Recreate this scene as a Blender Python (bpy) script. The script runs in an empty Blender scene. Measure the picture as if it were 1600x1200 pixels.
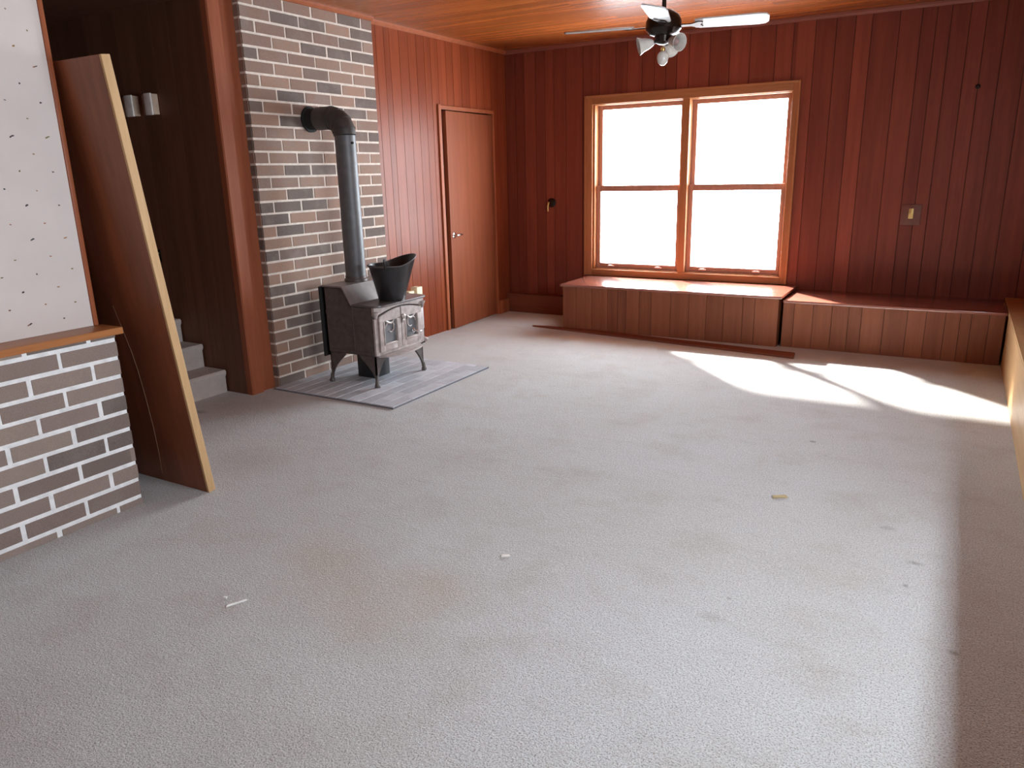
import bpy, bmesh, math, random
from mathutils import Vector, Matrix
PI = math.pi
C = bpy.context.scene
random.seed(7)

# ------------------------------------------------------------------ camera
CAM = Vector((4.1084, -7.0004, 1.4413))
YAW, PITCH, ROLL, FPX = .5315, -.2741, -.0242, 1176.43
cy, sy = math.cos(YAW), math.sin(YAW)
f = Vector((-sy*math.cos(PITCH), cy*math.cos(PITCH), math.sin(PITCH)))
r = Vector((cy, sy, 0)); u = r.cross(f)
r2 = r*math.cos(ROLL)+u*math.sin(ROLL); u2 = -r*math.sin(ROLL)+u*math.cos(ROLL)
M = Matrix((r2, u2, -f)).transposed().to_4x4(); M.translation = CAM
cam_d = bpy.data.cameras.new('camera'); cam = bpy.data.objects.new('camera', cam_d)
C.collection.objects.link(cam); cam.matrix_world = M
cam_d.sensor_width = 36; cam_d.lens = FPX/1600*36; cam_d.clip_start = .05
C.camera = cam

# ------------------------------------------------------------------ light
C.view_settings.view_transform = 'Standard'; C.view_settings.look = 'None'
C.view_settings.gamma = 1; C.view_settings.use_curve_mapping = False
C.view_settings.exposure = 0.25
w = bpy.data.worlds.new('sky'); C.world = w; w.use_nodes = True
bg = w.node_tree.nodes['Background']
bg.inputs[0].default_value = (.84, .93, 1, 1); bg.inputs[1].default_value = 25
sd = bpy.data.lights.new('sun', 'SUN'); sd.energy = 45; sd.angle = math.radians(3.5); sd.color = (1, .95, .88)
sun = bpy.data.objects.new('sun', sd); C.collection.objects.link(sun)
sun.rotation_euler = Vector((.95, -1, -.87)).to_track_quat('-Z', 'Y').to_euler()
sun.location = (-3, 5, 6)
def portal(name, loc, direction, sx, sz):
    d = bpy.data.lights.new(name, 'AREA'); d.shape = 'RECTANGLE'; d.size = sx; d.size_y = sz
    d.cycles.is_portal = True
    o = bpy.data.objects.new(name, d); C.collection.objects.link(o)
    o.location = loc; o.rotation_euler = Vector(direction).to_track_quat('-Z', 'Y').to_euler()
portal('window_portal_back', (1.89, .16, 1.25), (0, -1, 0), 1.9, 1.66)
portal('window_portal_side', (5.30, -5.05, 1.475), (-1, 0, 0), 2.1, .65)
try:
    C.cycles.max_bounces = 10; C.cycles.diffuse_bounces = 6; C.cycles.glossy_bounces = 4
    C.cycles.sample_clamp_indirect = 8
except Exception: pass

# ------------------------------------------------------------------ materials
def new_mat(name):
    m = bpy.data.materials.new(name); m.use_nodes = True
    nt = m.node_tree; b = nt.nodes['Principled BSDF']
    return m, nt, b
def N(nt, t, **kw):
    n = nt.nodes.new(t)
    for k, v in kw.items():
        if hasattr(n, k): setattr(n, k, v)
        else: n.inputs[k].default_value = v
    return n
def L(nt, a, b): nt.links.new(a, b)
def c4(c): return (c[0], c[1], c[2], 1)
def ramp(nt, fac, stops):
    n = nt.nodes.new('ShaderNodeValToRGB'); e = n.color_ramp.elements
    while len(e) < len(stops): e.new(.5)
    for i, (p, c) in enumerate(stops): e[i].position = p; e[i].color = c4(c)
    L(nt, fac, n.inputs[0]); return n.outputs[0]
def mix(nt, fac, a, b, mode='MIX'):
    n = nt.nodes.new('ShaderNodeMix'); n.data_type = 'RGBA'; n.blend_type = mode
    for s, v in ((0, fac), (6, a), (7, b)):
        if isinstance(v, (int, float)): n.inputs[s].default_value = v
        elif isinstance(v, tuple): n.inputs[s].default_value = c4(v)
        else: L(nt, v, n.inputs[s])
    return n.outputs[2]
def math_(nt, op, a, b=None, clamp=False):
    n = nt.nodes.new('ShaderNodeMath'); n.operation = op; n.use_clamp = clamp
    for s, v in ((0, a), (1, b)):
        if v is None: continue
        if isinstance(v, (int, float)): n.inputs[s].default_value = v
        else: L(nt, v, n.inputs[s])
    return n.outputs[0]
def coords(nt, scale=(1, 1, 1), world=False):
    t = nt.nodes.new('ShaderNodeNewGeometry' if world else 'ShaderNodeTexCoord')
    m = nt.nodes.new('ShaderNodeMapping'); m.inputs['Scale'].default_value = scale
    L(nt, t.outputs['Position' if world else 'Object'], m.inputs[0]); return m.outputs[0]
def noise(nt, vec, scale, detail=4, rough=.55):
    n = N(nt, 'ShaderNodeTexNoise'); n.inputs['Scale'].default_value = scale
    n.inputs['Detail'].default_value = detail; n.inputs['Roughness'].default_value = rough
    L(nt, vec, n.inputs['Vector']); return n.outputs['Fac']
def bump(nt, b, h, strength, dist=.01):
    n = N(nt, 'ShaderNodeBump'); n.inputs['Strength'].default_value = strength; n.inputs['Distance'].default_value = dist
    L(nt, h, n.inputs['Height']); L(nt, n.outputs[0], b.inputs['Normal'])
def plain(name, col, rough=.5, metal=0, coat=0, var=0):
    m, nt, b = new_mat(name)
    b.inputs['Roughness'].default_value = rough; b.inputs['Metallic'].default_value = metal
    b.inputs['Coat Weight'].default_value = coat
    nz = noise(nt, coords(nt), 25)
    k = .12+var
    L(nt, ramp(nt, nz, [(.3, tuple(x*(1-k) for x in col)), (.7, tuple(min(1, x*(1+k)) for x in col))]), b.inputs['Base Color'])
    return m
def wood(name, a, d, axis='Z', rough=.4, island=.35, spec=.2, grain=18, coat=0, hue=None):
    """a light tone, d dark tone of the grain; axis the grain runs along; island: how much boards differ"""
    m, nt, b = new_mat(name)
    s = {'X': (.06, 1, 1), 'Y': (1, .06, 1), 'Z': (1, 1, .06)}[axis]
    v = coords(nt, s)
    g = nt.nodes.new('ShaderNodeNewGeometry'); ri = g.outputs['Random Per Island']
    off = nt.nodes.new('ShaderNodeVectorMath'); off.operation = 'ADD'
    cmb = nt.nodes.new('ShaderNodeCombineXYZ')
    for i in range(3): L(nt, math_(nt, 'MULTIPLY', ri, 37.0+i*11), cmb.inputs[i])
    L(nt, v, off.inputs[0]); L(nt, cmb.outputs[0], off.inputs[1]); v = off.outputs[0]
    n1 = noise(nt, v, grain, 6, .6); n2 = noise(nt, v, grain*6, 4, .7)
    n3 = noise(nt, coords(nt, tuple(1 if x == 1 else .35 for x in s)), 2.2, 3)
    fac = math_(nt, 'ADD', math_(nt, 'MULTIPLY', n1, .7), math_(nt, 'MULTIPLY', n2, .3))
    col = ramp(nt, fac, [(.32, d), (.68, a)])
    col = mix(nt, math_(nt, 'MULTIPLY', math_(nt, 'SUBTRACT', n3, .35, True), .9), col, d)
    dark = tuple(x*(1-island) for x in (hue or (1, 1, 1)))
    lite = tuple(1+island*.35 for x in range(3))
    col = mix(nt, 1.0, col, ramp(nt, ri, [(0, dark), (1, lite)]), 'MULTIPLY')
    L(nt, col, b.inputs['Base Color'])
    b.inputs['Roughness'].default_value = rough; b.inputs['Specular IOR Level'].default_value = spec
    b.inputs['Coat Weight'].default_value = coat; b.inputs['Coat Roughness'].default_value = .25
    bump(nt, b, fac, .12, .004)
    return m
def brick_mat(name, stops, rough=.85):
    m, nt, b = new_mat(name)
    g = nt.nodes.new('ShaderNodeNewGeometry'); ri = g.outputs['Random Per Island']
    col = ramp(nt, ri, stops)
    v = coords(nt)
    col = mix(nt, math_(nt, 'MULTIPLY', noise(nt, v, 14, 5, .7), .45), col, (.12, .09, .075))
    col = mix(nt, math_(nt, 'MULTIPLY', math_(nt, 'SUBTRACT', noise(nt, v, 7, 3), .48, True), 1.6), col, (.30, .25, .22))
    col = mix(nt, .2, col, ramp(nt, noise(nt, v, 260, 2), [(.3, (.05, .04, .04)), (.7, (.40, .34, .30))]))
    L(nt, col, b.inputs['Base Color']); b.inputs['Roughness'].default_value = rough
    bump(nt, b, noise(nt, v, 90, 4, .7), .5, .004)
    return m

RED_A, RED_D = (.285, .066, .035), (.180, .038, .021)
m_back = wood('red_stained_panelling', RED_A, RED_D, 'Z', .42, .25, .26, hue=(1, .97, .95))
m_left = wood('red_orange_panelling', (.30, .072, .026), (.195, .040, .015), 'Z', .36, .18, .14)
m_groove = plain('panel_groove', (.035, .012, .008), .8)
m_ceil = wood('ceiling_boards', (.36, .105, .024), (.20, .047, .010), 'X', .27, .22, .28)
m_door = wood('door_veneer', (.285, .088, .040), (.20, .056, .025), 'Z', .42, .05, .12)
m_case = wood('orange_trim', (.42, .13, .055), (.28, .078, .033), 'Z', .4, .15)
m_post = wood('post_trim', (.36, .115, .055), (.24, .066, .030), 'Z', .45, .2)
m_casew = wood('window_casing', (.46, .20, .085), (.32, .12, .045), 'Z', .4, .15)
m_caseh = wood('window_casing_horizontal', (.48, .22, .095), (.33, .13, .05), 'X', .4, .15)
m_sash = wood('sash_wood', (.52, .29, .21), (.40, .20, .14), 'Z', .4, .1)
m_seat = wood('bench_boards', (.34, .120, .058), (.22, .070, .034), 'Z', .5, .18, .25)
m_lid = wood('bench_top', (.36, .125, .085), (.27, .085, .055), 'X', .16, .1, .8, coat=.6)
m_sidebench = wood('side_bench_veneer', (.62, .40, .20), (.45, .26, .12), 'Y', .45, .1)
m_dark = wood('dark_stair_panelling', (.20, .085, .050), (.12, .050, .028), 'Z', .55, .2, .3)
m_slab = wood('slab_veneer', (.30, .095, .042), (.17, .052, .023), 'Z', .38, .05, .4)
m_slabedge = wood('slab_edge', (.68, .46, .26), (.48, .29, .13), 'Z', .6, .05, .3)
m_ledge = wood('ledge_wood', (.52, .22, .085), (.33, .12, .04), 'Y', .35, .05)
m_plank = wood('loose_plank', (.26, .085, .045), (.17, .05, .028), 'X', .5, .1)
m_mortar = plain('pale_mortar', (.66, .58, .51), .9)
m_mortar2 = plain('white_mortar', (.84, .85, .86), .9)
m_brick = brick_mat('chimney_brick', [(0, (.10, .07, .06)), (.25, (.15, .105, .085)), (.35, (.25, .14, .10)), (.7, (.34, .20, .135)), (1, (.42, .23, .15))])
m_brick2 = brick_mat('half_wall_brick', [(0, (.14, .11, .10)), (.3, (.28, .20, .175)), (.7, (.40, .31, .26)), (1, (.31, .22, .205))])
m_paver, nt, b = new_mat('hearth_paver')
g = nt.nodes.new('ShaderNodeNewGeometry')
col = ramp(nt, g.outputs['Random Per Island'], [(0, (.44, .46, .50)), (.5, (.53, .55, .60)), (1, (.62, .64, .69))])
col = mix(nt, math_(nt, 'MULTIPLY', math_(nt, 'SUBTRACT', noise(nt, coords(nt), 9, 5, .7), .45, True), 1.6), col, (.30, .30, .32))
L(nt, col, b.inputs['Base Color']); b.inputs['Roughness'].default_value = .6
m_iron = plain('cast_iron', (.11, .092, .084), .45, .25, 0, .1)
m_iron_lit = plain('cast_iron_lit', (.42, .36, .34), .40, .2, 0, .1)  # same cast iron, window light on the front painted in as a paler tone
m_plate = plain('stove_top_iron', (.17, .155, .155), .30, .5)
m_black = plain('black_enamel', (.018, .018, .020), .28, .2, .3)
m_soot = plain('soot', (.01, .009, .009), .9)
m_pipe = plain('stove_pipe', (.12, .12, .125), .5, .35)
m_bronze = plain('dark_bronze', (.022, .014, .010), .3, .6)
m_white = plain('white_laminate', (.50, .49, .49), .35)
m_chrome = plain('chrome', (.7, .7, .7), .15, 1)
m_brass = plain('brass', (.62, .42, .16), .35, .9)
m_pink = plain('sash_lift_plastic', (.80, .55, .48), .4)
m_plateb = plain('brown_plate', (.15, .045, .025), .45)
m_cream = plain('cream_card', (.85, .76, .52), .6)
m_orange = plain('orange_card', (.75, .30, .03), .6)
m_greyc = plain('grey_card', (.5, .52, .56), .6)
m_boxw = plain('white_box', (.85, .82, .78), .5)
m_boxd = plain('tan_box_side', (.55, .42, .32), .5)
m_stoveglass = plain('stove_glass', (.15, .16, .17), .12)
m_shade = plain('frosted_shade', (.60, .58, .54), .25)
m_crumb = plain('white_crumb', (.85, .85, .83), .6)
m_tan = plain('tan_chip', (.45, .36, .18), .8)

# thin window glass
m_glass, nt, b = new_mat('window_glass')
nt.nodes.remove(b)
tr = N(nt, 'ShaderNodeBsdfTransparent'); gl = N(nt, 'ShaderNodeBsdfGlossy'); gl.inputs['Roughness'].default_value = .02
lw = N(nt, 'ShaderNodeLayerWeight'); fr = nt.nodes.new('ShaderNodeMath'); fr.operation = 'POWER'; fr.inputs[1].default_value = 5; L(nt, lw.outputs['Facing'], fr.inputs[0]); mx = N(nt, 'ShaderNodeMixShader')
L(nt, fr.outputs[0], mx.inputs[0]); L(nt, tr.outputs[0], mx.inputs[1]); L(nt, gl.outputs[0], mx.inputs[2])
L(nt, mx.outputs[0], nt.nodes['Material Output'].inputs[0])

# speckled wallpaper: sprigs on a staggered lattice
m_paper, nt, b = new_mat('sprigged_wallpaper')
g = N(nt, 'ShaderNodeNewGeometry'); sep = N(nt, 'ShaderNodeSeparateXYZ'); L(nt, g.outputs['Position'], sep.inputs[0])
wob = N(nt, 'ShaderNodeTexNoise'); wob.inputs['Scale'].default_value = 23; L(nt, g.outputs['Position'], wob.inputs['Vector'])
yy = math_(nt, 'ADD', sep.outputs[1], 5.225); zz = math_(nt, 'SUBTRACT', sep.outputs[2], 1.957)
def lattice(dy, dz):
    a = math_(nt, 'ADD', yy, dy); c = math_(nt, 'ADD', zz, dz)
    a = math_(nt, 'ADD', a, math_(nt, 'MULTIPLY', math_(nt, 'SUBTRACT', wob.outputs[0], .5), .05))
    c = math_(nt, 'ADD', c, math_(nt, 'MULTIPLY', math_(nt, 'SUBTRACT', wob.outputs[0], .5), .03))
    a = math_(nt, 'PINGPONG', a, .0695); c = math_(nt, 'PINGPONG', c, .067)
    a = math_(nt, 'MULTIPLY', a, .55)
    d = math_(nt, 'SQRT', math_(nt, 'ADD', math_(nt, 'MULTIPLY', a, a), math_(nt, 'MULTIPLY', c, c)))
    return math_(nt, 'LESS_THAN', d, .0029)
spk = math_(nt, 'MAXIMUM', lattice(0, 0), lattice(.0695, .067))
spc = ramp(nt, noise(nt, coords(nt, world=True), 9, 1), [(.42, (.03, .02, .03)), (.5, (.42, .16, .06)), (.58, (.16, .14, .04))])
pbase = ramp(nt, noise(nt, coords(nt, world=True), 3, 3), [(.3, (.64, .58, .55)), (.7, (.70, .64, .61))])
L(nt, mix(nt, spk, pbase, spc), b.inputs['Base Color']); b.inputs['Roughness'].default_value = .6

# carpet
m_carpet, nt, b = new_mat('pale_grey_carpet')
P = coords(nt, world=True)
big = noise(nt, P, .75, 4, .55); mid = noise(nt, P, 3.2, 5, .6)
pile = noise(nt, P, 190, 2, .7); tuft = noise(nt, P, 80, 3, .8)
P2 = coords(nt, (1, 2.6, 1), True); streak = noise(nt, P2, 5, 5, .65)
col = ramp(nt, big, [(.35, (.55, .56, .55)), (.62, (.61, .64, .655))])
col = mix(nt, math_(nt, 'MULTIPLY', math_(nt, 'SUBTRACT', mid, .52, True), 2.0), col, (.42, .385, .33))
col = mix(nt, math_(nt, 'MULTIPLY', math_(nt, 'SUBTRACT', streak, .55, True), 1.6), col, (.38, .365, .34))
sx_ = N(nt, 'ShaderNodeSeparateXYZ'); L(nt, P, sx_.inputs[0])
def spot(x, y, rad, soft, stretch=1.0):
    dx = math_(nt, 'MULTIPLY', math_(nt, 'SUBTRACT', sx_.outputs[0], x), 1/stretch); dy = math_(nt, 'SUBTRACT', sx_.outputs[1], y)
    d = math_(nt, 'SQRT', math_(nt, 'ADD', math_(nt, 'MULTIPLY', dx, dx), math_(nt, 'MULTIPLY', dy, dy)))
    d = math_(nt, 'ADD', d, math_(nt, 'MULTIPLY', math_(nt, 'SUBTRACT', mid, .5), rad*1.6))
    return math_(nt, 'DIVIDE', math_(nt, 'SUBTRACT', rad, d), soft, True)
def wear_or_shade(lst, colr, k):
    global col
    for (x, y, rad, soft, st) in lst:
        col = mix(nt, math_(nt, 'MULTIPLY', spot(x, y, rad, soft, st), k), col, colr)
wear_or_shade([(2.35, -5.20, .30, .35, 1.3), (2.62, -5.05, .22, .30, 1.2), (2.6, -5.35, .2, .30, 1.5), (2.1, -5.05, .2, .3, 1.4)], (.47, .40, .29), .55)
wear_or_shade([(2.36, -5.62, .13, .2, 2.0), (2.15, -5.50, .10, .15, 1.5), (2.75, -5.75, .2, .25, 1.5)], (.60, .60, .60), .5)
wear_or_shade([(1.95, -6.25, .3, .45, 1.4)], (.33, .285, .25), .5)
wear_or_shade([(.0, -3.8, .35, .35, 1.6), (1.0, -4.5, .25, .3, 1.2)], (.33, .28, .24), .5)  # painted shade: carpet browned where shadow falls by the stairs
wear_or_shade([(3.573, -4.636, .010, .010, 1), (4.248, -4.622, .018, .014, 1.3), (3.565, -2.879, .016, .012, 1), (3.657, -3.067, .012, .012, 1),
      (4.0, -3.81, .03, .04, 1.6), (4.117, -4.075, .02, .02, 2), (4.096, -4.265, .014, .012, 1), (3.557, -4.777, .03, .06, 2), (.02, -4.02, .035, .03, 1.8)], (.16, .15, .14), .7)
col = mix(nt, math_(nt, 'MULTIPLY', math_(nt, 'SUBTRACT', pile, .47, True), 5.0, True), col, (.27, .245, .225))
col = mix(nt, math_(nt, 'MULTIPLY', math_(nt, 'SUBTRACT', tuft, .52, True), 3.5, True), col, (.72, .71, .70))
L(nt, col, b.inputs['Base Color']); b.inputs['Roughness'].default_value = .95; b.inputs['Specular IOR Level'].default_value = .1
b.inputs['Sheen Weight'].default_value = .15
hh = math_(nt, 'ADD', math_(nt, 'ADD', math_(nt, 'MULTIPLY', pile, .5), math_(nt, 'MULTIPLY', tuft, .6)), math_(nt, 'MULTIPLY', mid, 1.5))
bump(nt, b, hh, .8, .008)
m_stair, nt, b = new_mat('stair_carpet')
L(nt, ramp(nt, noise(nt, coords(nt), 6, 6, .7), [(.3, (.42, .37, .34)), (.7, (.58, .52, .49))]), b.inputs['Base Color'])
b.inputs['Roughness'].default_value = .95; bump(nt, b, noise(nt, coords(nt), 60, 4, .8), .8, .01)

# ------------------------------------------------------------------ mesh building
class MB:
    def __init__(s): s.bm = bmesh.new(); s.mi = 0
    def face(s, vs):
        try: fc = s.bm.faces.new(vs); fc.material_index = s.mi; return fc
        except ValueError: return None
    def box(s, x0, x1, y0, y1, z0, z1, rot=None, bevel=0):
        vs = [s.bm.verts.new(Vector((x, y, z)) if rot is None else rot @ Vector((x, y, z))) for z in (z0, z1) for x, y in ((x0, y0), (x1, y0), (x1, y1), (x0, y1))]
        fs = [s.face([vs[i] for i in q]) for q in ((3, 2, 1, 0), (4, 5, 6, 7), (0, 1, 5, 4), (1, 2, 6, 5), (2, 3, 7, 6), (3, 0, 4, 7))]
        if bevel:
            es = list({e for f_ in fs for e in f_.edges})
            bmesh.ops.bevel(s.bm, geom=es, offset=bevel, segments=2, affect='EDGES', profile=.6, material=-1)
        return s
    def prism(s, pts, a, b_, axis='y', bevel=0):
        """pts 2-D outline extruded from a to b_ along axis"""
        def P3(p, t): return {'y': Vector((p[0], t, p[1])), 'x': Vector((t, p[0], p[1])), 'z': Vector((p[0], p[1], t))}[axis]
        A = [s.bm.verts.new(P3(p, a)) for p in pts]; B = [s.bm.verts.new(P3(p, b_)) for p in pts]
        n = len(pts); fs = [s.face(A), s.face(B[::-1])]
        for i in range(n): fs.append(s.face([A[i], B[i], B[(i+1) % n], A[(i+1) % n]]))
        bmesh.ops.recalc_face_normals(s.bm, faces=[q for q in fs if q])
        if bevel:
            es = list({e for f_ in fs if f_ for e in f_.edges})
            bmesh.ops.bevel(s.bm, geom=es, offset=bevel, segments=2, affect='EDGES', material=-1)
        return s
    def tube(s, path, rad, n=16, caps=True):
        path = [Vector(p) for p in path]; rings = []; prev = None
        for i, p in enumerate(path):
            t = (path[min(i+1, len(path)-1)]-path[max(i-1, 0)]).normalized()
            a = Vector((0, 0, 1)) if prev is None and abs(t.z) < .9 else (Vector((1, 0, 0)) if prev is None else prev)
            a = (a-t*a.dot(t)).normalized(); prev = a; c_ = t.cross(a)
            R = rad[i] if isinstance(rad, (list, tuple)) else rad
            rings.append([s.bm.verts.new(p+R*(a*math.cos(2*PI*k/n)+c_*math.sin(2*PI*k/n))) for k in range(n)])
        for A, B in zip(rings, rings[1:]):
            for k in range(n): s.face([A[k], A[(k+1) % n], B[(k+1) % n], B[k]])
        if caps: s.face(rings[0][::-1]); s.face(rings[-1])
        return s
    def lathe(s, prof, c=(0, 0, 0), n=32, mat=None, closed=False):
        rings = []
        for R, z in prof:
            ring = []
            for k in range(n):
                v = Vector((R*math.cos(2*PI*k/n), R*math.sin(2*PI*k/n), z))
                if mat: v = mat @ v
                ring.append(s.bm.verts.new(v+Vector(c)))
            rings.append(ring)
        for A, B in zip(rings, rings[1:]):
            for k in range(n): s.face([A[k], A[(k+1) % n], B[(k+1) % n], B[k]])
        if not closed: s.face(rings[0][::-1]); s.face(rings[-1])
        return s
    def build(s, name, mats, parent=None, smooth=False, weld=False):
        off = parent.matrix_basis.translation.copy() if parent is not None else Vector()
        if parent is not None and parent.parent is not None: off += parent.parent.matrix_basis.translation
        for v in s.bm.verts: v.co -= off
        bmesh.ops.recalc_face_normals(s.bm, faces=s.bm.faces[:])
        me = bpy.data.meshes.new(name); s.bm.to_mesh(me); s.bm.free()
        for m in (mats if isinstance(mats, (list, tuple)) else [mats]): me.materials.append(m)
        if smooth:
            for p in me.polygons: p.use_smooth = True
            me.set_sharp_from_angle(angle=math.radians(38))
        o = bpy.data.objects.new(name, me); C.collection.objects.link(o)
        if parent is not None: o.parent = parent
        return o
def tag(o, label=None, cat=None, group=None, kind=None):
    for k, v in (('label', label), ('category', cat), ('group', group), ('kind', kind)):
        if v: o[k] = v
    return o
def thing(name, loc, label, cat, group=None):
    o = bpy.data.objects.new(name, None); C.collection.objects.link(o); o.location = loc
    o.empty_display_size = .1
    return tag(o, label, cat, group)
def struct(name, mb, mats, parent=None, **k):
    o = mb.build(name, mats, parent, **k); o['kind'] = 'structure'; return o
def box(name, mat, x0, x1, y0, y1, z0, z1, parent=None, bevel=0):
    return MB().box(x0, x1, y0, y1, z0, z1, bevel=bevel).build(name, mat, parent, smooth=bevel > 0)

def widths(a, b_, rnd, lo=.09, hi=.2, fixed=()):
    out = [a]; 
    while out[-1] < b_-lo: out.append(out[-1]+rnd.uniform(lo, hi))
    out[-1] = b_
    return out
def planks(mb, axis, edges, z0, z1, face, sgn, holes=(), t=.012, gap=.0022):
    """vertical boards standing proud of a backing; axis: the one they follow; face: the plane of their visible side"""
    for a, b_ in zip(edges, edges[1:]):
        a += gap; b_ -= gap
        spans = [(a, b_, z0, z1)]
        for (h0, h1, k0, k1) in holes:
            nxt = []
            for (p, q, s0, s1) in spans:
                if q <= h0 or p >= h1: nxt.append((p, q, s0, s1)); continue
                if p < h0: nxt.append((p, h0, s0, s1)); 
                if q > h1: nxt.append((h1, q, s0, s1))
                pp, qq = max(p, h0), min(q, h1)
                if k0 > s0: nxt.append((pp, qq, s0, k0))
                if k1 < s1: nxt.append((pp, qq, k1, s1))
            spans = nxt
        for (p, q, s0, s1) in spans:
            if q-p < .004: continue
            lo, hi = sorted((face, face-sgn*t))
            if axis == 'x': mb.box(p, q, lo, hi, s0, s1)
            else: mb.box(lo, hi, p, q, s0, s1)

# ------------------------------------------------------------------ room shell
H = 2.6
RX, RY = 5.12, -9.0
# floor: the hearth lies in a cut-out of the carpet
mb = MB()
mb.box(-2.4, RX, RY-.1, .0, -.08, 0)
struct('floor', mb, m_carpet)

# back wall (y = 0) with the window opening
WX0, WX1, WZ0, WZ1 = .965, 2.79, .475, 2.045
mb = MB(); mb.mi = 1
for (a, b_, c_, d_) in ((-.1, WX0, -.08, H+.1), (WX1, RX+.15, -.08, H+.1), (WX0, WX1, -.08, WZ0), (WX0, WX1, WZ1, H+.1)):
    mb.box(a, b_, .012, .15, c_, d_)
mb.mi = 0
rnd = random.Random(4)
ed = widths(0, 2.62, rnd, .09, .19)+[2.76, 2.93, 3.085, 3.225, 3.345, 3.54, 3.69, 3.79, 3.887, 4.01, 4.116, 4.24, 4.39, 4.56, 4.70, 4.86, 5.0, RX]
planks(mb, 'x', ed, 0, H, 0, -1, [(WX0, WX1, WZ0, WZ1)])
struct('wall_back', mb, [m_back, m_groove])

# left wall (x = 0) with the door opening
DY0, DY1, DZ = -1.165, -.285, 1.995
mb = MB(); mb.mi = 1
for (a, b_, c_, d_) in ((-3.37, DY0, -.08, H+.1), (DY1, .15, -.08, H+.1), (DY0, DY1, DZ, H+.1)):
    mb.box(-.13, -.012, a, b_, c_, d_)
mb.mi = 0
ed = [-3.37, -2.6, -2.15, -1.99, -1.89, -1.82, -1.70, -1.58, -1.47, -1.36, -1.27, -1.165, -1.04, -.93, -.80, -.67, -.55, -.42, -.285, -.16, 0]
planks(mb, 'y', ed, 0, H, 0, 1, [(DY0, DY1, 0, DZ)])
struct('wall_left', mb, [m_left, m_groove])
# closet space behind the door
mb = MB(); mb.box(-.9, -.85, DY0-.1, DY1+.1, 0, 2.2); mb.box(-.9, -.13, DY0-.12, DY0-.07, 0, 2.2); mb.box(-.9, -.13, DY1+.07, DY1+.12, 0, 2.2); mb.box(-.9, -.13, DY0-.1, DY1+.1, 2.15, 2.2)
struct('wall_closet', mb, m_dark)

# right wall with a window above the side bench, outside the frame
SY0, SY1, SZ0, SZ1 = -6.1, -4.0, 1.15, 1.8
mb = MB(); mb.mi = 1
for (a, b_, c_, d_) in ((RY-.1, SY0, -.08, H+.1), (SY1, .15, -.08, H+.1), (SY0, SY1, -.08, SZ0), (SY0, SY1, SZ1, H+.1)):
    mb.box(RX+.012, RX+.15, a, b_, c_, d_)
mb.mi = 0
planks(mb, 'y', widths(RY, 0, random.Random(5), .09, .2), 0, H, RX, -1, [(SY0, SY1, SZ0, SZ1)])
struct('wall_right', mb, [m_back, m_groove])
# rear wall behind the camera
mb = MB(); mb.box(.6, RX+.15, RY-.15, RY, -.08, H+.1)
struct('wall_rear', mb, m_paper)

# ceiling: long boards across the room
mb = MB(); mb.mi = 1; mb.box(-2.4, RX+.15, RY-.15, .15, H+.012, H+.12); mb.mi = 0
e = RY
rnd = random.Random(9)
while e < 0:
    n_ = min(0, e+rnd.uniform(.09, .14))
    xs = [0, rnd.uniform(1, 4.5), RX]
    for a, b_ in zip(xs, xs[1:]): mb.box(a+.0005, b_-.0005, e+.0007, n_-.0007, H, H+.014)
    e = n_
struct('ceiling', mb, [m_ceil, m_groove])
# unseen eaves added outside the back wall to cut the sunlight short
mb = MB(); mb.box(-1.5, 6.2, .151, 1.12, H+.05, H+.2)
struct('added_eaves', mb, m_caseh)

# ------------------------------------------------------------------ stairwell
mb = MB(); 
planks(mb, 'x', widths(-2.3, -.02, random.Random(2), .12, .22), 0, 2.52, -3.6, -1, t=.014, gap=.001)
mb.box(-2.4, -.0195, -3.5855, -3.45, -.08, H)
struct('wall_stairwell', mb, m_dark)
mb = MB(); mb.box(-2.45, -2.3, -5.1, -3.45, -.08, H); struct('wall_stairwell_end', mb, m_dark)
mb = MB(); mb.box(-2.45, .70, -5.12, -5.0, -.08, H); struct('wall_stairwell_near', mb, m_dark)
mb = MB(); mb.box(-2.3, -.02, -5.0, -3.6, 2.52, 2.6); struct('ceiling_stairwell', mb, m_dark)
st = thing('staircase', (-.6, -4.2, 0), 'grey carpeted stairs rising left behind the leaning door slab', 'stairs')
def step(x0, x1, z0, z1, y0=-4.99, y1=-3.615):
    mb = MB(); rn = .022
    pts = [(x1, z0), (x1, z1-rn*2.2), (x1+.012, z1-rn*1.4), (x1+.014, z1-rn*.5), (x1+.004, z1), (x0, z1), (x0, z0)]
    mb.prism(pts, y0, y1, 'y'); return mb.build('step', m_stair, st, smooth=True)
step(-.44, -.21, 0, .16); step(-.64, -.42, 0, .325); step(-2.29, -.62, 0, .49)
# wall boxes and hook on the dark stairwell wall
for x0, x1, side in ((-.848, -.735, 'left'), (-.640, -.535, 'right')):
    t = thing('wall_box', ((x0+x1)/2, -3.6, 1.86), 'pale wall-mounted box on dark stairwell wall, the %s one of the pair' % side, 'box', 'pale boxes on the stairwell wall')
    box('case', m_boxd, x0, x1, -3.645, -3.601, 1.862, 1.99, t, .004)
    box('front_cover', m_boxw, x0+.035, x1, -3.658, -3.6455, 1.858, 1.994, t, .004)
t = thing('wall_hook', (-.757, -3.6, .93), 'tiny brass hook low on the dark stairwell wall', 'hook')
box('mounting_plate', m_bronze, -.775, -.74, -3.606, -3.6005, .885, .975, t, .002)
MB().tube([(-.757, -3.606, .95), (-.757, -3.63, .945), (-.757, -3.64, .93), (-.757, -3.63, .915)], .005, 8).build('hook_arm', m_brass, t, smooth=True)

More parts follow.
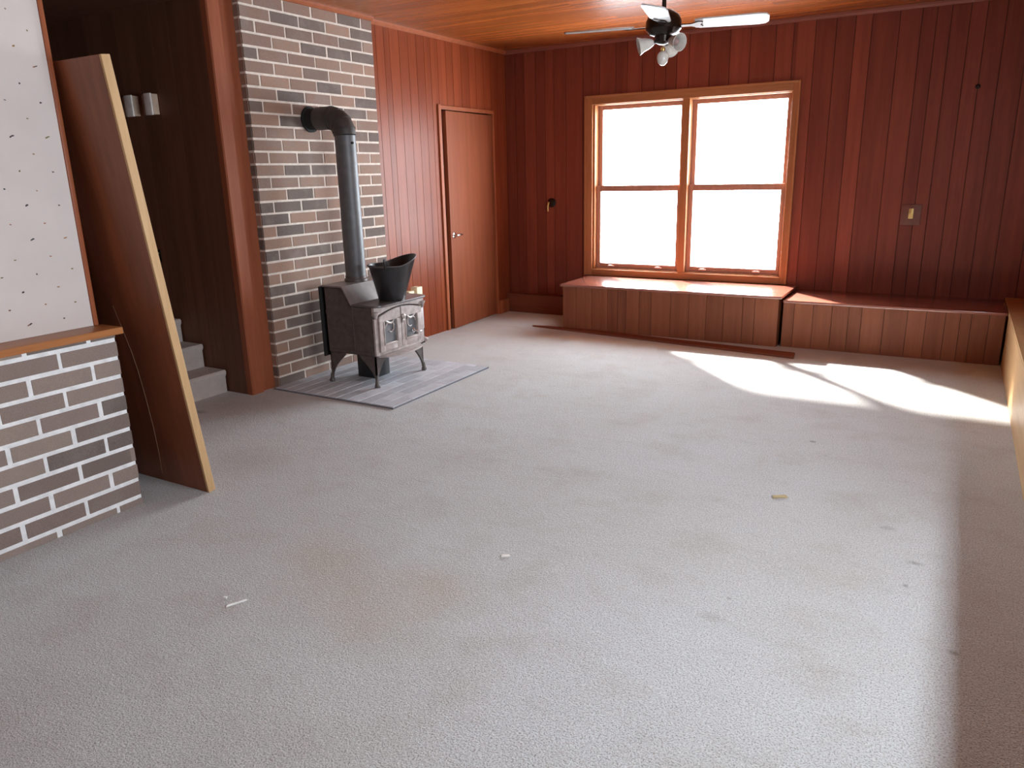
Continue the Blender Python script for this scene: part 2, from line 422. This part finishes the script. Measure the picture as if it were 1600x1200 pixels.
# casing post between stair opening and chimney
mb = MB()
mb.prism([(-.019, -3.60), (.028, -3.60), (.036, -3.592), (.036, -3.505), (.014, -3.49), (-.019, -3.49)], 0, H, 'z')
mb.prism([(-.019, -3.488), (.012, -3.488), (.012, -3.378), (-.019, -3.378)], 0, H, 'z')
struct('trim_1', mb, m_post)

# ------------------------------------------------------------------ brick chimney
def bricks(mb, y0, y1, z0, z1, x, depth, course=.0807, length=.258, joint=.0145, phase=0, rnd=None, proud=.0035, zshift=0):
    k = 0; z = z0+zshift
    while z < z1-.01:
        top = min(z+course-joint, z1)
        y = y0-(length/2 if (k+phase) % 2 else 0)-rnd.uniform(0, .01)
        while y < y1:
            a, b_ = max(y, y0), min(y+length-joint+rnd.uniform(-.004, .004), y1)
            if b_-a > .02: mb.box(x-depth, x+proud*rnd.uniform(.6, 1.1), a, b_, z, top+rnd.uniform(-.0015, .0015), bevel=.0025)
            y += length
        z += course; k += 1
rnd = random.Random(3)
mb = MB(); mb.mi = 1
mb.box(.001, .06, -3.375, -2.105, 0, H-.001); mb.mi = 0
bricks(mb, -3.375, -2.105, .004, H-.004, .06, .05, rnd=rnd)
# returns of the near side, header bricks
k = 0; z = .004
while z < H-.02:
    mb.box(.004, .057, -3.381, -3.3745, z, min(z+.0662, H-.004), bevel=.002); z += .0807
ch = mb.build('brick_chimney', [m_brick, m_mortar], smooth=False)
tag(ch, 'brown and grey brick chimney breast behind the wood stove', 'chimney')

# hearth pavers
mb = MB(); mb.mi = 1; mb.box(.062, 1.125, -3.43, -2.27, 0.0, .010); mb.mi = 0
x = .066; k = 0
while x < 1.12:
    y = -3.428-(.1 if k % 2 else 0)
    while y < -2.275:
        a, b_ = max(y, -3.428), min(y+.197, -2.272)
        if b_-a > .02: mb.box(x, min(x+.091, 1.123), a, b_, .004, .0155, bevel=.002)
        y += .2
    x += .0965; k += 1
h = mb.build('hearth', [m_paver, plain('hearth_joint', (.16, .16, .18), .9)])
tag(h, 'flat pale grey paver hearth on the floor under the stove', 'hearth')
HZ = .0155

# ------------------------------------------------------------------ door in the left wall
d = MB()
d.box(-.046, -.008, -1.128, -.292, .006, 1.985, bevel=.002)
RD = Matrix.Translation((-.008, -.292, 0)) @ Matrix.Rotation(math.radians(3.0), 4, 'Z') @ Matrix.Translation((.008, .292, 0))
for v in d.bm.verts: v.co = RD @ v.co
do = struct('door_1', d, m_door)
mb = MB(); M_ = Matrix.Rotation(PI/2, 3, 'Y')
mb.lathe([(.026, 0), (.026, .006), (.012, .009), (.010, .03), (.010, .036)], (-.008, -1.075, .885), 20, M_)
mb.tube([(.026, -1.078, .885), (.032, -1.05, .887), (.032, -1.01, .889), (.030, -.985, .884)], [.010, .009, .008, .007], 12)
for v in mb.bm.verts: v.co = RD @ v.co
mb.build('door_handle', m_chrome, do, smooth=True)
mb = MB()
mb.box(-.13, .016, DY0-.040, DY0+.001, 0, DZ+.04, bevel=.003); mb.box(-.13, .014, DY1-.001, DY1+.022, 0, DZ+.035, bevel=.003)
mb.box(-.13, .014, DY0, DY1, DZ, DZ+.035, bevel=.003)
struct('trim_2', mb, m_case)
# cove strips where walls meet the ceiling
mb = MB(); mb.prism([(.0, H), (.0, H-.03), (.012, H-.028), (.03, H-.012), (.032, H)], -2.105, -.0, 'y')
struct('trim_3', mb, m_case)
mb = MB(); mb.prism([(.061, H), (.061, H-.028), (.073, H-.026), (.09, H-.012), (.092, H)], -3.37, -2.105, 'y')
struct('trim_4', mb, m_case)
mb = MB(); mb.prism([(0, H), (0, H-.032), (-.012, H-.03), (-.022, H-.014), (-.024, H)], .0, RX, 'x')
struct('trim_5', mb, wood('cove_strip', (.30, .10, .07), (.20, .06, .04), 'X', .4, .1))

# ------------------------------------------------------------------ window
win = MB()
cw = .078
x0, x1, z0, z1 = .889, 2.846, .424, 2.118
def frame_member(m, a, b_, c_, d_, y0, y1, bev=.004): m.box(a, b_, y0, y1, c_, d_, bevel=bev)
m = MB(); frame_member(m, x0, x0+cw, z0, z1, -.022, 0); frame_member(m, x1-cw+.02, x1, z0, z1, -.022, 0)
m.mi = 1; frame_member(m, x0+cw, x1-cw+.02, z1-cw, z1, -.022, 0); frame_member(m, x0+cw, x1-cw+.02, z0, z0+.062, -.022, 0)
m.mi = 0
# raised outer bead
frame_member(m, x0-.004, x0+.014, z0, z1+.004, -.030, -.0005); frame_member(m, x1-.014, x1+.004, z0, z1+.004, -.030, -.0005)
m.mi = 1; frame_member(m, x0+.014, x1-.014, z1-.014, z1+.004, -.030, -.0005)
# jambs, head, sill and centre mullion
m.mi = 0
frame_member(m, WX0, WX0+.022, WZ0, WZ1, 0, .148, .002); frame_member(m, WX1-.012, WX1, WZ0, WZ1, 0, .148, .002)
frame_member(m, 1.848, 1.912, WZ0, WZ1, -.012, .148, .003)
m.mi = 1
frame_member(m, WX0+.022, WX1-.012, WZ1-.012, WZ1, 0, .148, .002); frame_member(m, WX0+.022, WX1-.012, WZ0, WZ0+.018, 0, .16, .002)
wo = struct('window_1', m, [m_casew, m_caseh], smooth=True)
for (a, b_) in ((WX0+.022, 1.848), (1.912, WX1-.012)):
    for (c_, d_, yy_) in ((WZ0+.019, 1.292, .045), (1.242, WZ1-.013, .085)):
        lower = yy_ < .06
        s = MB(); rail = .048 if lower else .054; st_ = .043; top = .054 if lower else .038
        s.box(a+.001, a+st_, yy_, yy_+.032, c_, d_, bevel=.003); s.box(b_-st_, b_-.001, yy_, yy_+.032, c_, d_, bevel=.003)
        s.box(a+st_, b_-st_, yy_, yy_+.032, c_, c_+rail, bevel=.003); s.box(a+st_, b_-st_, yy_, yy_+.032, d_-top, d_, bevel=.003)
        so = struct('window_sash', s, m_sash, wo, smooth=True)
        struct('window_pane', MB().box(a+st_-.004, b_-st_+.004, yy_+.014, yy_+.018, c_+rail-.004, d_-top+.004), m_glass, so)
        if lower:
            for q in (.19, .76):
                xx = a+(b_-a)*q
                l = MB(); l.box(xx-.034, xx+.034, yy_-.016, yy_-.001, c_+.018, c_+.030, bevel=.003)
                l.box(xx-.020, xx+.020, yy_-.026, yy_-.014, c_+.022, c_+.034, bevel=.003)
                lo = struct('sash_lift', l, m_pink, so, smooth=True)

# ------------------------------------------------------------------ baseboard box and benches
mb = MB(); mb.box(.001, .945, -.085, -.001, 0, .195, bevel=.006)
struct('baseboard_back', mb, wood('baseboard_wood', (.24, .07, .035), (.15, .04, .02), 'X', .45, .1), smooth=True)
mb = MB(); mb.box(.0005, .035, DY1+.024, -.086, 0, .14, bevel=.005); struct('baseboard_left', mb, m_case, smooth=True)

ws = thing('window_seat', (1.94, -.35, 0), 'red-brown boxed window seat with a lid, below the window', 'window seat')
mb = MB(); mb.mi = 1; mb.box(.972, 2.912, -.655, -.088, 0, .40); mb.mi = 0
planks(mb, 'x', widths(.965, 2.92, random.Random(12), .08, .2), 0, .40, -.668, -1, gap=.0018)
planks(mb, 'y', [-.668, -.5, -.3, -.088], 0, .40, 2.92, 1, gap=.0018)
mb.build('seat_box', [m_seat, m_groove], ws)
MB().box(.945, 2.945, -.690, -.001, .4005, .422, bevel=.004).build('seat_lid', m_lid, ws, smooth=True)
lb = thing('low_bench', (3.7, -.33, 0), 'low plank-fronted bench along the back wall, right of the window seat', 'bench')
mb = MB(); mb.mi = 1; mb.box(2.95, 4.484, -.615, -.002, 0, .366); mb.mi = 0
planks(mb, 'x', widths(2.95, 4.484, random.Random(21), .07, .18), 0, .366, -.628, -1, gap=.0018)
mb.build('bench_box', [m_seat, m_groove], lb)
MB().box(2.948, 4.492, -.640, -.002, .3665, .388, bevel=.004).build('bench_top', m_lid, lb, smooth=True)
sb = thing('side_bench', (4.8, -2.5, 0), 'light tan bench running along the right wall, cropped by the frame', 'bench')
MB().box(4.497, RX-.001, -6.2, -.641, 0, .366, bevel=.003).build('bench_box', m_sidebench, sb, smooth=True)
MB().box(4.494, RX-.001, -6.2, -.002, .3885, .408, bevel=.004).build('bench_top', m_sidebench, sb, smooth=True)
MB().box(4.494, RX-.001, -6.2, -.642, .3665, .388, bevel=.001).build('top_edging', m_sidebench, sb, smooth=True)
R_ = Matrix.Rotation(math.radians(-3.5), 4, 'Z')
p = MB(); p.prism([(.66, -.725), (3.13, -1.03), (3.11, -.87), (1.3, -.692), (.80, -.692)], 0.0, .016, 'z', bevel=.003)
tag(p.build('loose_plank', m_plank), 'thin red-brown plank lying on carpet in front of window seat', 'plank')

# ------------------------------------------------------------------ brick half wall, ledge and papered wall
FX, FY = .975, -5.09
mb = MB(); mb.mi = 1; mb.box(.66, FX, RY, FY, 0, .800); mb.mi = 0
bricks(mb, -6.9, FY+.004, .0, .800, FX, .05, course=.0821, length=.262, joint=.018, rnd=random.Random(8), proud=.003, phase=1, zshift=-.035)
y = FX
k = 0; z = -.035
while z < .79:
    mb.box(.67 if k % 2 else .80, FX+.002, FY-.02, FY+.004, max(z, 0), min(z+.0641, .80), bevel=.002); z += .0821; k += 1
hw = mb.build('brick_half_wall', [m_brick2, m_mortar2]); tag(hw, 'low wall of brown bricks and thick white mortar at left edge', 'wall')
lg = MB(); lg.box(.845, FX+.028, RY, FY+.03, .801, .832, bevel=.006)
tag(lg.build('wooden_ledge', m_ledge, smooth=True), 'orange wooden ledge capping the brick half wall', 'ledge')
mb = MB(); mb.box(.70, .855, RY, FY-.012, .8325, H); mb.box(.70, .8445, RY, FY-.012, .801, .8325)
struct('wall_left_front', mb, m_paper)
mb = MB(); mb.box(.695, .862, FY-.0115, FY+.008, .8325, H, bevel=.003); struct('trim_6', mb, m_case, smooth=True)

# ------------------------------------------------------------------ leaning door slab
sl = thing('door_slab', (.78, -4.85, 0), 'brown door slab leaning upright against the end of the papered wall', 'door slab')
ang = math.atan2(.20, 1.92)
def slabM(x, yy_, z):  # local: y through thickness, z up the slab
    v = Matrix.Rotation(ang, 3, 'X') @ Vector((0, yy_, z)); return Vector((x, -4.866+v.y, v.z+.0))
def slab_box(name, mat, xa, xb, ya, yb, za, zb, bev=.0015):
    m_ = MB(); m_.box(xa, xb, ya, yb, za, zb, bevel=bev)
    for v in m_.bm.verts: v.co = slabM(v.co.x, v.co.y, v.co.z)
    return m_.build(name, mat, sl, smooth=False)
slab_box('face_panel', m_slab, .40, 1.146, -.0, .0385, .0, 1.93)
m_ = MB(); m_.tube([(x_, -.0004, z_) for x_, z_ in ((.79, .90), (.817, .783), (.840, .68), (.851, .584), (.855, .44), (.853, .294), (.842, .16), (.825, .037))], [.0006, .0012, .0014, .0015, .0016, .0017, .0015, .0008], 6)
for v in m_.bm.verts: v.co = slabM(v.co.x, v.co.y, v.co.z)
m_.build('scratch', plain('scratched_veneer', (.30, .17, .10), .6), sl)['label'] = 'thin curved pale scratch on the slab face'
slab_box('edge_strip', m_slabedge, 1.1465, 1.160, -.0, .0385, .0, 1.93)

# ------------------------------------------------------------------ wood stove
sv = thing('wood_stove', (.52, -2.845, HZ), 'dark cast iron wood stove with two glass doors on brick hearth', 'stove')
YA, YB = -3.12, -2.57
mb = MB(); mb.prism([(.315, .235), (.315, .700), (.485, .700), (.552, .578), (.735, .578), (.735, .235)], YA, YB, 'y', bevel=.006)
mb.build('body', m_iron, sv, smooth=True)
mb = MB()  # raised side frame lines
mb.prism([(.56, .24), (.566, .24), (.566, .575), (.56, .575)], YA-.003, YA+.001, 'y')
mb.prism([(.33, .245), (.725, .245), (.725, .262), (.33, .262)], YA-.004, YA+.001, 'y')
mb.build('side_moulding', m_iron, sv)
MB().box(.272, .284, YA-.01, YB+.01, .20, .70, bevel=.002).build('rear_heat_shield', m_soot, sv)
for q in (YA+.03, YB-.06): MB().box(.2845, .3145, q, q+.03, .5, .53).build('shield_bracket', m_iron, sv)
mb = MB(); mb.prism([(.300, .701), (.300, .712), (.492, .712), (.571, .586), (.560, .580), (.486, .701)], YA-.012, YB+.012, 'y', bevel=.002)
mb.build('hood', plain('hood_iron', (.26, .225, .215), .38, .3), sv, smooth=True)
# cook plate with rounded front corners
pts = [(.560, YA-.012)]
for k in range(9): a = -PI/2+k*PI/16; pts.append((.735+.075*math.cos(a), YA+.065+.077*math.sin(a)))
for k in range(9): a = k*PI/16; pts.append((.735+.075*math.cos(a), YB-.065+.077*math.sin(a)))
pts.append((.560, YB+.012))
mb = MB(); mb.prism(pts, .5785, .592, 'z', bevel=.004); mb.build('cook_plate', m_plate, sv, smooth=True)
# front frame, columns, arched frieze
fx = .7355
mb = MB(); mb.box(fx, fx+.018, YA, YA+.035, .24, .50, bevel=.004); mb.box(fx, fx+.018, YB-.035, YB, .24, .50, bevel=.004)
mb.box(fx, fx+.016, YA+.02, YB-.02, .236, .262, bevel=.003)
mb.build('front_column', m_iron_lit, sv, smooth=True)
mb = MB(); pts = [(YA-.004, .577), (YB+.004, .577), (YB+.004, .52)]
for k in range(13):
    t_ = k/12; pts.append((YB-.03+(YA+.06-YB)*t_, .522+.034*math.sin(PI*t_)))
pts.append((YA-.004, .52))
mb.prism(pts, fx, fx+.024, 'x', bevel=.002); mb.build('frieze', m_iron_lit, sv, smooth=True)
for yc in (YA+.012, YB-.012):
    mb = MB(); mb.lathe([(.004, -.028), (.012, -.018), (.016, 0), (.022, .012), (.026, .022), (.012, .026)], (fx+.022, yc, .525), 12)
    mb.build('corner_bracket', m_iron_lit, sv, smooth=True)
def stove_door(ya, yb, hinge):
    dz0, dz1 = .262, .545
    def arch(yv, off): t_ = (yv-YA)/(YB-YA); return .500+.047*math.sin(PI*min(1, max(0, t_)))-off
    n = 9; outer = [(ya+.002, dz0), (yb-.002, dz0)]+[(yb-.002-(yb-ya-.004)*k/(n-1), arch(yb-(yb-ya)*k/(n-1), 0)) for k in range(n)]
    g0, g1 = ya+(.055 if hinge == 'l' else .052), yb-(.052 if hinge == 'l' else .055)
    gz0, gz1 = .315, .47
    m_ = MB(); X0, X1 = fx+.006, fx+.030
    # four members round the pane
    m_.box(X0, X1, ya+.002, g0, dz0, gz1, bevel=.003); m_.box(X0, X1, g1, yb-.002, dz0, gz1, bevel=.003)
    m_.box(X0, X1, g0, g1, dz0, gz0, bevel=.003)
    top = [(ya+.002, gz1), (yb-.002, gz1)]+outer[2:]
    m_.prism(top, X0, X1, 'x', bevel=.003)
    m_.box(X1, X1+.004, g0-.012, g0-.004, gz0-.01, gz1, bevel=.001); m_.box(X1, X1+.004, g1+.004, g1+.012, gz0-.01, gz1, bevel=.001)
    m_.box(X1, X1+.004, g0-.012, g1+.012, gz0-.014, gz0-.006, bevel=.001)
    do_ = m_.build('stove_door', m_iron_lit, sv, smooth=True)
    MB().box(X0+.004, X0+.009, g0-.003, g1+.003, gz0-.003, gz1+.003).build('door_glass', m_stoveglass, do_)
    # cast branch tracery over the pane
    mt = MB(); mid_ = (g0+g1)/2; x_ = X0+.016
    s_ = 1 if hinge == 'l' else -1
    mt.tube([(x_, mid_-s_*.05, .475), (x_, mid_-s_*.02, .455), (x_, mid_+s_*.01, .448), (x_, mid_+s_*.03, .458), (x_, mid_+s_*.05, .48)], [.008, .009, .010, .009, .007], 8)
    mt.tube([(x_, mid_+s_*.028, .455), (x_, mid_+s_*.04, .43), (x_, mid_+s_*.036, .40), (x_, mid_+s_*.01, .385), (x_, mid_-s_*.01, .392)], [.006, .006, .005, .004, .003], 8)
    mt.tube([(x_, mid_-s_*.02, .458), (x_, mid_-s_*.045, .44), (x_, mid_-s_*.055, .42)], [.007, .006, .004], 8)
    mt.build('branch_tracery', m_iron_lit, do_, smooth=True)
    return do_
dl = stove_door(YA+.037, -2.846, 'l'); dr = stove_door(-2.844, YB-.037, 'r')
mb = MB(); mb.lathe([(.006, 0), (.018, .002), (.020, .010), (.012, .018), (.004, .020)], (fx+.030, -2.825, .475), 16, Matrix.Rotation(PI/2, 3, 'Y'))
mb.lathe([(.004, 0), (.014, .002), (.015, .008), (.004, .014)], (fx+.030, -2.83, .445), 16, Matrix.Rotation(PI/2, 3, 'Y'))
mb.build('rosette', m_iron_lit, dr, smooth=True)
mb = MB(); mb.tube([(fx+.030, -2.715, .352), (fx+.055, -2.715, .352), (fx+.062, -2.700, .345), (fx+.062, -2.665, .338)], [.007, .007, .008, .010], 10)
mb.lathe([(.004, 0), (.018, .0), (.018, .006), (.004, .008)], (fx+.030, -2.715, .352), 14, Matrix.Rotation(PI/2, 3, 'Y'))
mb.build('door_handle', m_chrome, dr, smooth=True)
# ash lip
pts = [(fx+.001, YA+.03)]
for k in range(13): a = -PI/2+k*PI/12; pts.append((fx+.02+.085*math.cos(a), -2.845+.225*math.sin(a)))
pts.append((fx+.001, YB-.03))
mb = MB(); mb.prism(pts, .222, .2345, 'z', bevel=.004); mb.build('ash_lip', m_iron_lit, sv, smooth=True)
mb = MB(); mb.tube([(fx-.02, YB-.01, .27), (fx+.005, YB+.02, .265), (fx+.01, YB+.03, .25)], .007, 10)
mb.lathe([(.004, -.016), (.014, -.01), (.018, 0), (.014, .01), (.004, .016)], (fx+.005, YB+.035, .248), 14)
mb.build('draft_knob', m_iron_lit, sv, smooth=True)
# base skirt and curved legs
def leg(cx_, cy_, sx, sy_):
    """sx, sy_: direction of the wings along x and y"""
    m_ = MB(); T = .012
    def outline(wd):
        pts = [(0, .234), (wd, .234)]
        for k in range(1, 9):
            t_ = k/8; pts.append((wd*(1-t_)**1.9+.014*(1-t_)+.010*t_, .234-.195*t_))
        pts += [(.012, .03), (.016, HZ+.001), (-.020, HZ+.001), (-.016, .03), (-.006, .06), (0, .10)]
        return pts
    ox = [(cx_+sx*p_[0], p_[1]) for p_ in outline(.15)]; oy = [(cy_+sy_*p_[0], p_[1]) for p_ in outline(.13)]
    m_.prism(ox, cy_, cy_+sy_*T, 'y', bevel=.0015); m_.prism(oy, cx_, cx_+sx*T, 'x', bevel=.0015)
    m_.lathe([(.006, .0), (.018, .003), (.020, .012), (.014, .026), (.010, .045), (.008, .06)], (cx_, cy_, HZ+.0005), 14)
    return m_.build('leg', m_iron, sv, smooth=True)
leg(.738, YA+.004, -1, 1); leg(.738, YB-.004, -1, -1); leg(.318, YA+.004, 1, 1); leg(.318, YB-.004, 1, -1)
MB().box(.40, .56, -2.93, -2.76, HZ, .2345, bevel=.004).build('ash_pan_housing', m_black, sv, smooth=True)
# stove pipe
sp = thing('stove_pipe', (.38, -2.85, .712), 'dark grey stove pipe rising from stove, elbowing into chimney brick', 'stove pipe')
PR = .073; ZE = 1.80
def pipe_seg(z0, z1, rr, name='pipe_section'):
    return MB().tube([(.38, -2.85, z0), (.38, -2.85, z1)], rr, 36).build(name, m_pipe, sp, smooth=True)
pipe_seg(.728, 1.20, PR); pipe_seg(1.198, 1.712, PR-.0015)
MB().lathe([(.083, .7125), (.083, .728), (.076, .732), (.076, .75)], (.38, -2.85, 0), 36).build('flue_collar', m_iron, sp, smooth=True)
mb = MB(); pth = []
for k in range(9):
    a = k*PI/16; pth.append((.38-.12*(1-math.cos(a)), -2.85-.0, 1.712+.12*math.sin(a)))
pth.append((.15, -2.85, 1.832))
mb.tube(pth, PR+.004, 36)
for q in (1, 3, 5, 7):
    p0, p1 = Vector(pth[q]), Vector(pth[q+1]); mid_ = (p0+p1)/2; dn = (p1-p0).normalized()
    mb.tube([mid_-dn*.004, mid_+dn*.004], PR+.008, 36)
mb.build('elbow', plain('elbow_iron', (.06, .055, .052), .5, .3), sp, smooth=True)
mb = MB(); mb.tube([(.150, -2.85, 1.832), (.069, -2.85, 1.832)], PR-.002, 36); mb.tube([(.079, -2.85, 1.832), (.0685, -2.85, 1.832)], PR+.014, 36)
mb.build('wall_thimble', m_soot, sp, smooth=True)
mb = MB(); mb.tube([(.455, -2.87, 1.66), (.468, -2.872, 1.66)], .008, 8); mb.build('pipe_screw', m_soot, sp, smooth=True)

# coal bucket on the cook plate
bk = thing('coal_scuttle', (.70, -2.845, .592), 'black flared coal scuttle standing on top of the stove', 'bucket')
bx, by, bz = .695, -2.845, .5925
def rimz(a):  # a measured from the pouring lip
    c_ = math.cos(a); return .245+.060*max(0, c_)**1.6+.004*max(0, -c_)
def rimr(a): c_ = math.cos(a); return .150+.040*max(0, c_)**2
LIP = math.radians(62)
mb = MB(); n = 48; rows = 8; outer = []; inner = []
for sidei, lst in ((0, outer), (1, inner)):
    for j in range(rows+1):
        t_ = j/rows; ring = []
        for k in range(n):
            a = 2*PI*k/n; zt = rimz(a-LIP); rt = rimr(a-LIP)
            R = .092+(rt-.092)*(t_**1.05)-(.004 if sidei else 0); z = bz+(zt*t_ if not sidei else .006+(zt-.006)*t_)
            ring.append(mb.bm.verts.new((bx+R*math.cos(a), by+R*math.sin(a), z)))
        lst.append(ring)
for lst in (outer, inner):
    for A, B in zip(lst, lst[1:]):
        for k in range(n): mb.face([A[k], A[(k+1) % n], B[(k+1) % n], B[k]])
    mb.face(lst[0])
for k in range(n): mb.face([outer[-1][k], outer[-1][(k+1) % n], inner[-1][(k+1) % n], inner[-1][k]])
mb.build('pail', m_black, bk, smooth=True)
mb = MB(); mb.tube([(bx+(rimr(a-LIP))*math.cos(a), by+rimr(a-LIP)*math.sin(a), bz+rimz(a-LIP)) for a in [2*PI*k/48 for k in range(49)]], .004, 8)
mb.build('rolled_rim', m_pipe, bk, smooth=True)
ha = LIP+PI/2+.25
mb = MB()
for s_ in (1,):
    a0 = math.radians(-62)
    px_, py_ = bx+.150*math.cos(a0), by+.150*math.sin(a0)
    mb.prism([(py_-.012, bz+.232), (py_+.045, bz+.232), (py_+.018, bz+.262), (py_-.004, bz+.302), (py_-.018, bz+.298)], px_-.004, px_+.004, 'x', bevel=.001)
mb.build('bail_ear', m_black, bk, smooth=True)
mb = MB(); pts = []
for k in range(17):
    t_ = k/16; a0 = math.radians(-62); a = a0-t_*PI
    pts.append((bx+.156*math.cos(a), by+.156*math.sin(a), bz+.243))
mb.tube(pts, .0035, 8); mb.build('bail_handle', m_pipe, bk, smooth=True)

# narrow cream carton behind the stove
ct = thing('fire_starter_carton', (.1, -1.78, 0), 'cream, orange and black narrow carton by the wall behind the stove', 'carton')
MB().box(.05, .12, -1.80, -1.725, 0, .13, bevel=.002).build('lower_panel', m_black, ct)
MB().box(.05, .12, -1.80, -1.725, .13, .33, bevel=.002).build('middle_panel', m_greyc, ct)
MB().box(.05, .12, -1.80, -1.725, .33, .375, bevel=.002).build('orange_band', m_orange, ct)
MB().box(.05, .12, -1.80, -1.725, .375, .50, bevel=.002).build('cream_top', m_cream, ct)
ct2 = MB().box(.05, .11, -1.90, -1.83, 0, .475, bevel=.003).build('cream_carton', m_cream)
tag(ct2, 'plain cream carton, left of the orange-banded one behind stove', 'carton')

# ------------------------------------------------------------------ ceiling fan
HB = Vector((2.559, -2.602, 2.209))
fn = thing('ceiling_fan', (HB.x, HB.y, H), 'dark ceiling fan with four pale blades and small light shades', 'ceiling fan')
MB().lathe([(.01, -.09), (.035, -.085), (.06, -.05), (.068, -.015), (.068, -.0005)], (HB.x, HB.y, H), 28).build('canopy', m_bronze, fn, smooth=True)
MB().tube([(HB.x, HB.y, H-.08), (HB.x, HB.y, HB.z+.06)], .012, 14).build('downrod', m_bronze, fn, smooth=True)
MB().lathe([(.02, .085), (.05, .075), (.085, .05), (.098, .02), (.098, -.02), (.075, -.045), (.05, -.055), (.045, -.085), (.03, -.095), (.012, -.1)], HB, 36).build('motor_housing', m_bronze, fn, smooth=True)
PH = math.radians(14)
for k in range(4):
    a = PH+k*PI/2; Rz = Matrix.Rotation(a, 4, 'Z'); T_ = Matrix.Translation(HB) @ Rz @ Matrix.Rotation(math.radians(-13), 4, 'X')
    m_ = MB(); pts = [(.17, -.048), (.20, -.058), (.50, -.068), (.545, -.060), (.56, -.035), (.56, .035), (.545, .060), (.50, .068), (.20, .058), (.17, .048)]
    m_.prism(pts, -.004, .004, 'z', bevel=.0015)
    for v in m_.bm.verts: v.co = T_ @ v.co
    bl = m_.build('blade', m_white, fn, smooth=True)
    m_ = MB(); m_.prism([(.08, -.014), (.15, -.014), (.19, -.038), (.215, -.03), (.20, 0), (.215, .03), (.19, .038), (.15, .014), (.08, .014)], -.010, -.0045, 'z')
    for v in m_.bm.verts: v.co = T_ @ v.co
    m_.build('blade_iron', m_bronze, bl)
for (az, tilt) in ((math.radians(-30), 76), (math.radians(90), 76), (math.radians(210), 76)):
    dirn = Vector((math.cos(az), math.sin(az), 0))
    sO = HB+Vector((0, 0, -.085))+dirn*.055
    Rm = (Matrix.Rotation(az, 3, 'Z') @ Matrix.Rotation(math.radians(180-tilt), 3, 'Y'))
    s_ = MB(); s_.lathe([(.014, 0), (.022, .012), (.030, .035), (.036, .06), (.048, .085), (.045, .085), (.033, .06), (.027, .035), (.019, .014), (.010, .004)], sO, 28, Rm)
    sh = s_.build('light_shade', m_shade, fn, smooth=True)
    s_ = MB(); s_.lathe([(.010, .006), (.012, .02), (.020, .04), (.020, .055), (.010, .068), (.002, .07)], sO, 16, Rm); s_.build('bulb', plain('grey_bulb', (.35, .25, .24), .3), sh, smooth=True)
    s_ = MB(); s_.tube([HB+Vector((0, 0, -.075)), sO+Rm @ Vector((0, 0, .006))], .009, 10); s_.build('lamp_arm', m_bronze, sh, smooth=True)
MB().tube([HB+Vector((0, 0, -.098)), HB+Vector((0, 0, -.118))], .0018, 8).build('pull_chain', m_brass, fn)
mb = MB(); mb.lathe([(.004, .012), (.012, .008), (.014, -.004), (.010, -.012)], HB+Vector((0, 0, -.122)), 14); mb.build('fob_cap', m_brass, fn, smooth=True)
mb = MB(); mb.lathe([(.010, .038), (.020, .033), (.030, .018), (.032, 0), (.026, -.022), (.012, -.036), (.003, -.038)], HB+Vector((0, 0, -.170)), 24)
mb.build('fob_globe', m_shade, fn, smooth=True)

# ------------------------------------------------------------------ plates on the back wall
t = thing('switch_plate', (3.767, 0, 1.04), 'brown square plate with brass toggle, right of the window', 'switch')
MB().box(3.70, 3.84, -.0075, -.0005, .955, 1.115, bevel=.002).build('cover', m_plateb, t, smooth=True)
mb = MB(); mb.box(3.752, 3.786, -.013, -.0078, 1.005, 1.085, bevel=.002); mb.box(3.760, 3.778, -.028, -.013, 1.04, 1.062, bevel=.003); mb.build('toggle', m_brass, t, smooth=True)
t = thing('wall_fixture', (.50, 0, 1.1), 'small dark sconce mount with brass stem, left of the window', 'wall fixture')
MB().lathe([(.045, 0), (.045, .008), (.03, .016), (.012, .02)], (.515, -.0005, 1.135), 22, Matrix.Rotation(PI/2, 3, 'X')).build('back_plate', m_bronze, t, smooth=True)
mb = MB(); mb.tube([(.49, -.024, 1.14), (.487, -.04, 1.10), (.487, -.038, 1.05)], [.010, .011, .009], 10); mb.build('stem', m_brass, t, smooth=True)
t = MB(); t.lathe([(.018, 0), (.018, .004), (.006, .009)], (4.117, -.0005, 1.98), 16, Matrix.Rotation(PI/2, 3, 'X'))
tag(t.build('wall_hole_cover', m_bronze, smooth=True), 'small dark round knob high on the back wall near right edge', 'knob')

# ------------------------------------------------------------------ litter on the carpet
def chip(name, x, y, a, l, w_, mat, label):
    m_ = MB(); R_ = Matrix.Translation((x, y, 0)) @ Matrix.Rotation(a, 4, 'Z')
    m_.prism([(-l/2, -w_/2), (l/2, -w_*.3), (l/2*.9, w_/2), (-l*.4, w_*.4)], .001, .007, 'z', bevel=.0015)
    for v in m_.bm.verts: v.co = R_ @ v.co
    return tag(m_.build(name, mat, smooth=True), label, 'debris')

chip('wood_chip', 3.554, -3.698, .5, .07, .03, m_tan, 'tan wood chip lying alone in the middle right of the carpet')
chip('plaster_chip', 1.999, -5.47, .2, .016, .012, m_crumb, 'tiny white crumb, left of the thin white splinter on the carpet')
chip('white_splinter', 2.065, -5.475, 1.1, .075, .008, m_crumb, 'thin white splinter lying on the brownish carpet stain')
chip('pale_crumb', 2.734, -4.744, .4, .035, .018, m_boxw, 'small pale crumb on open carpet, centre left')
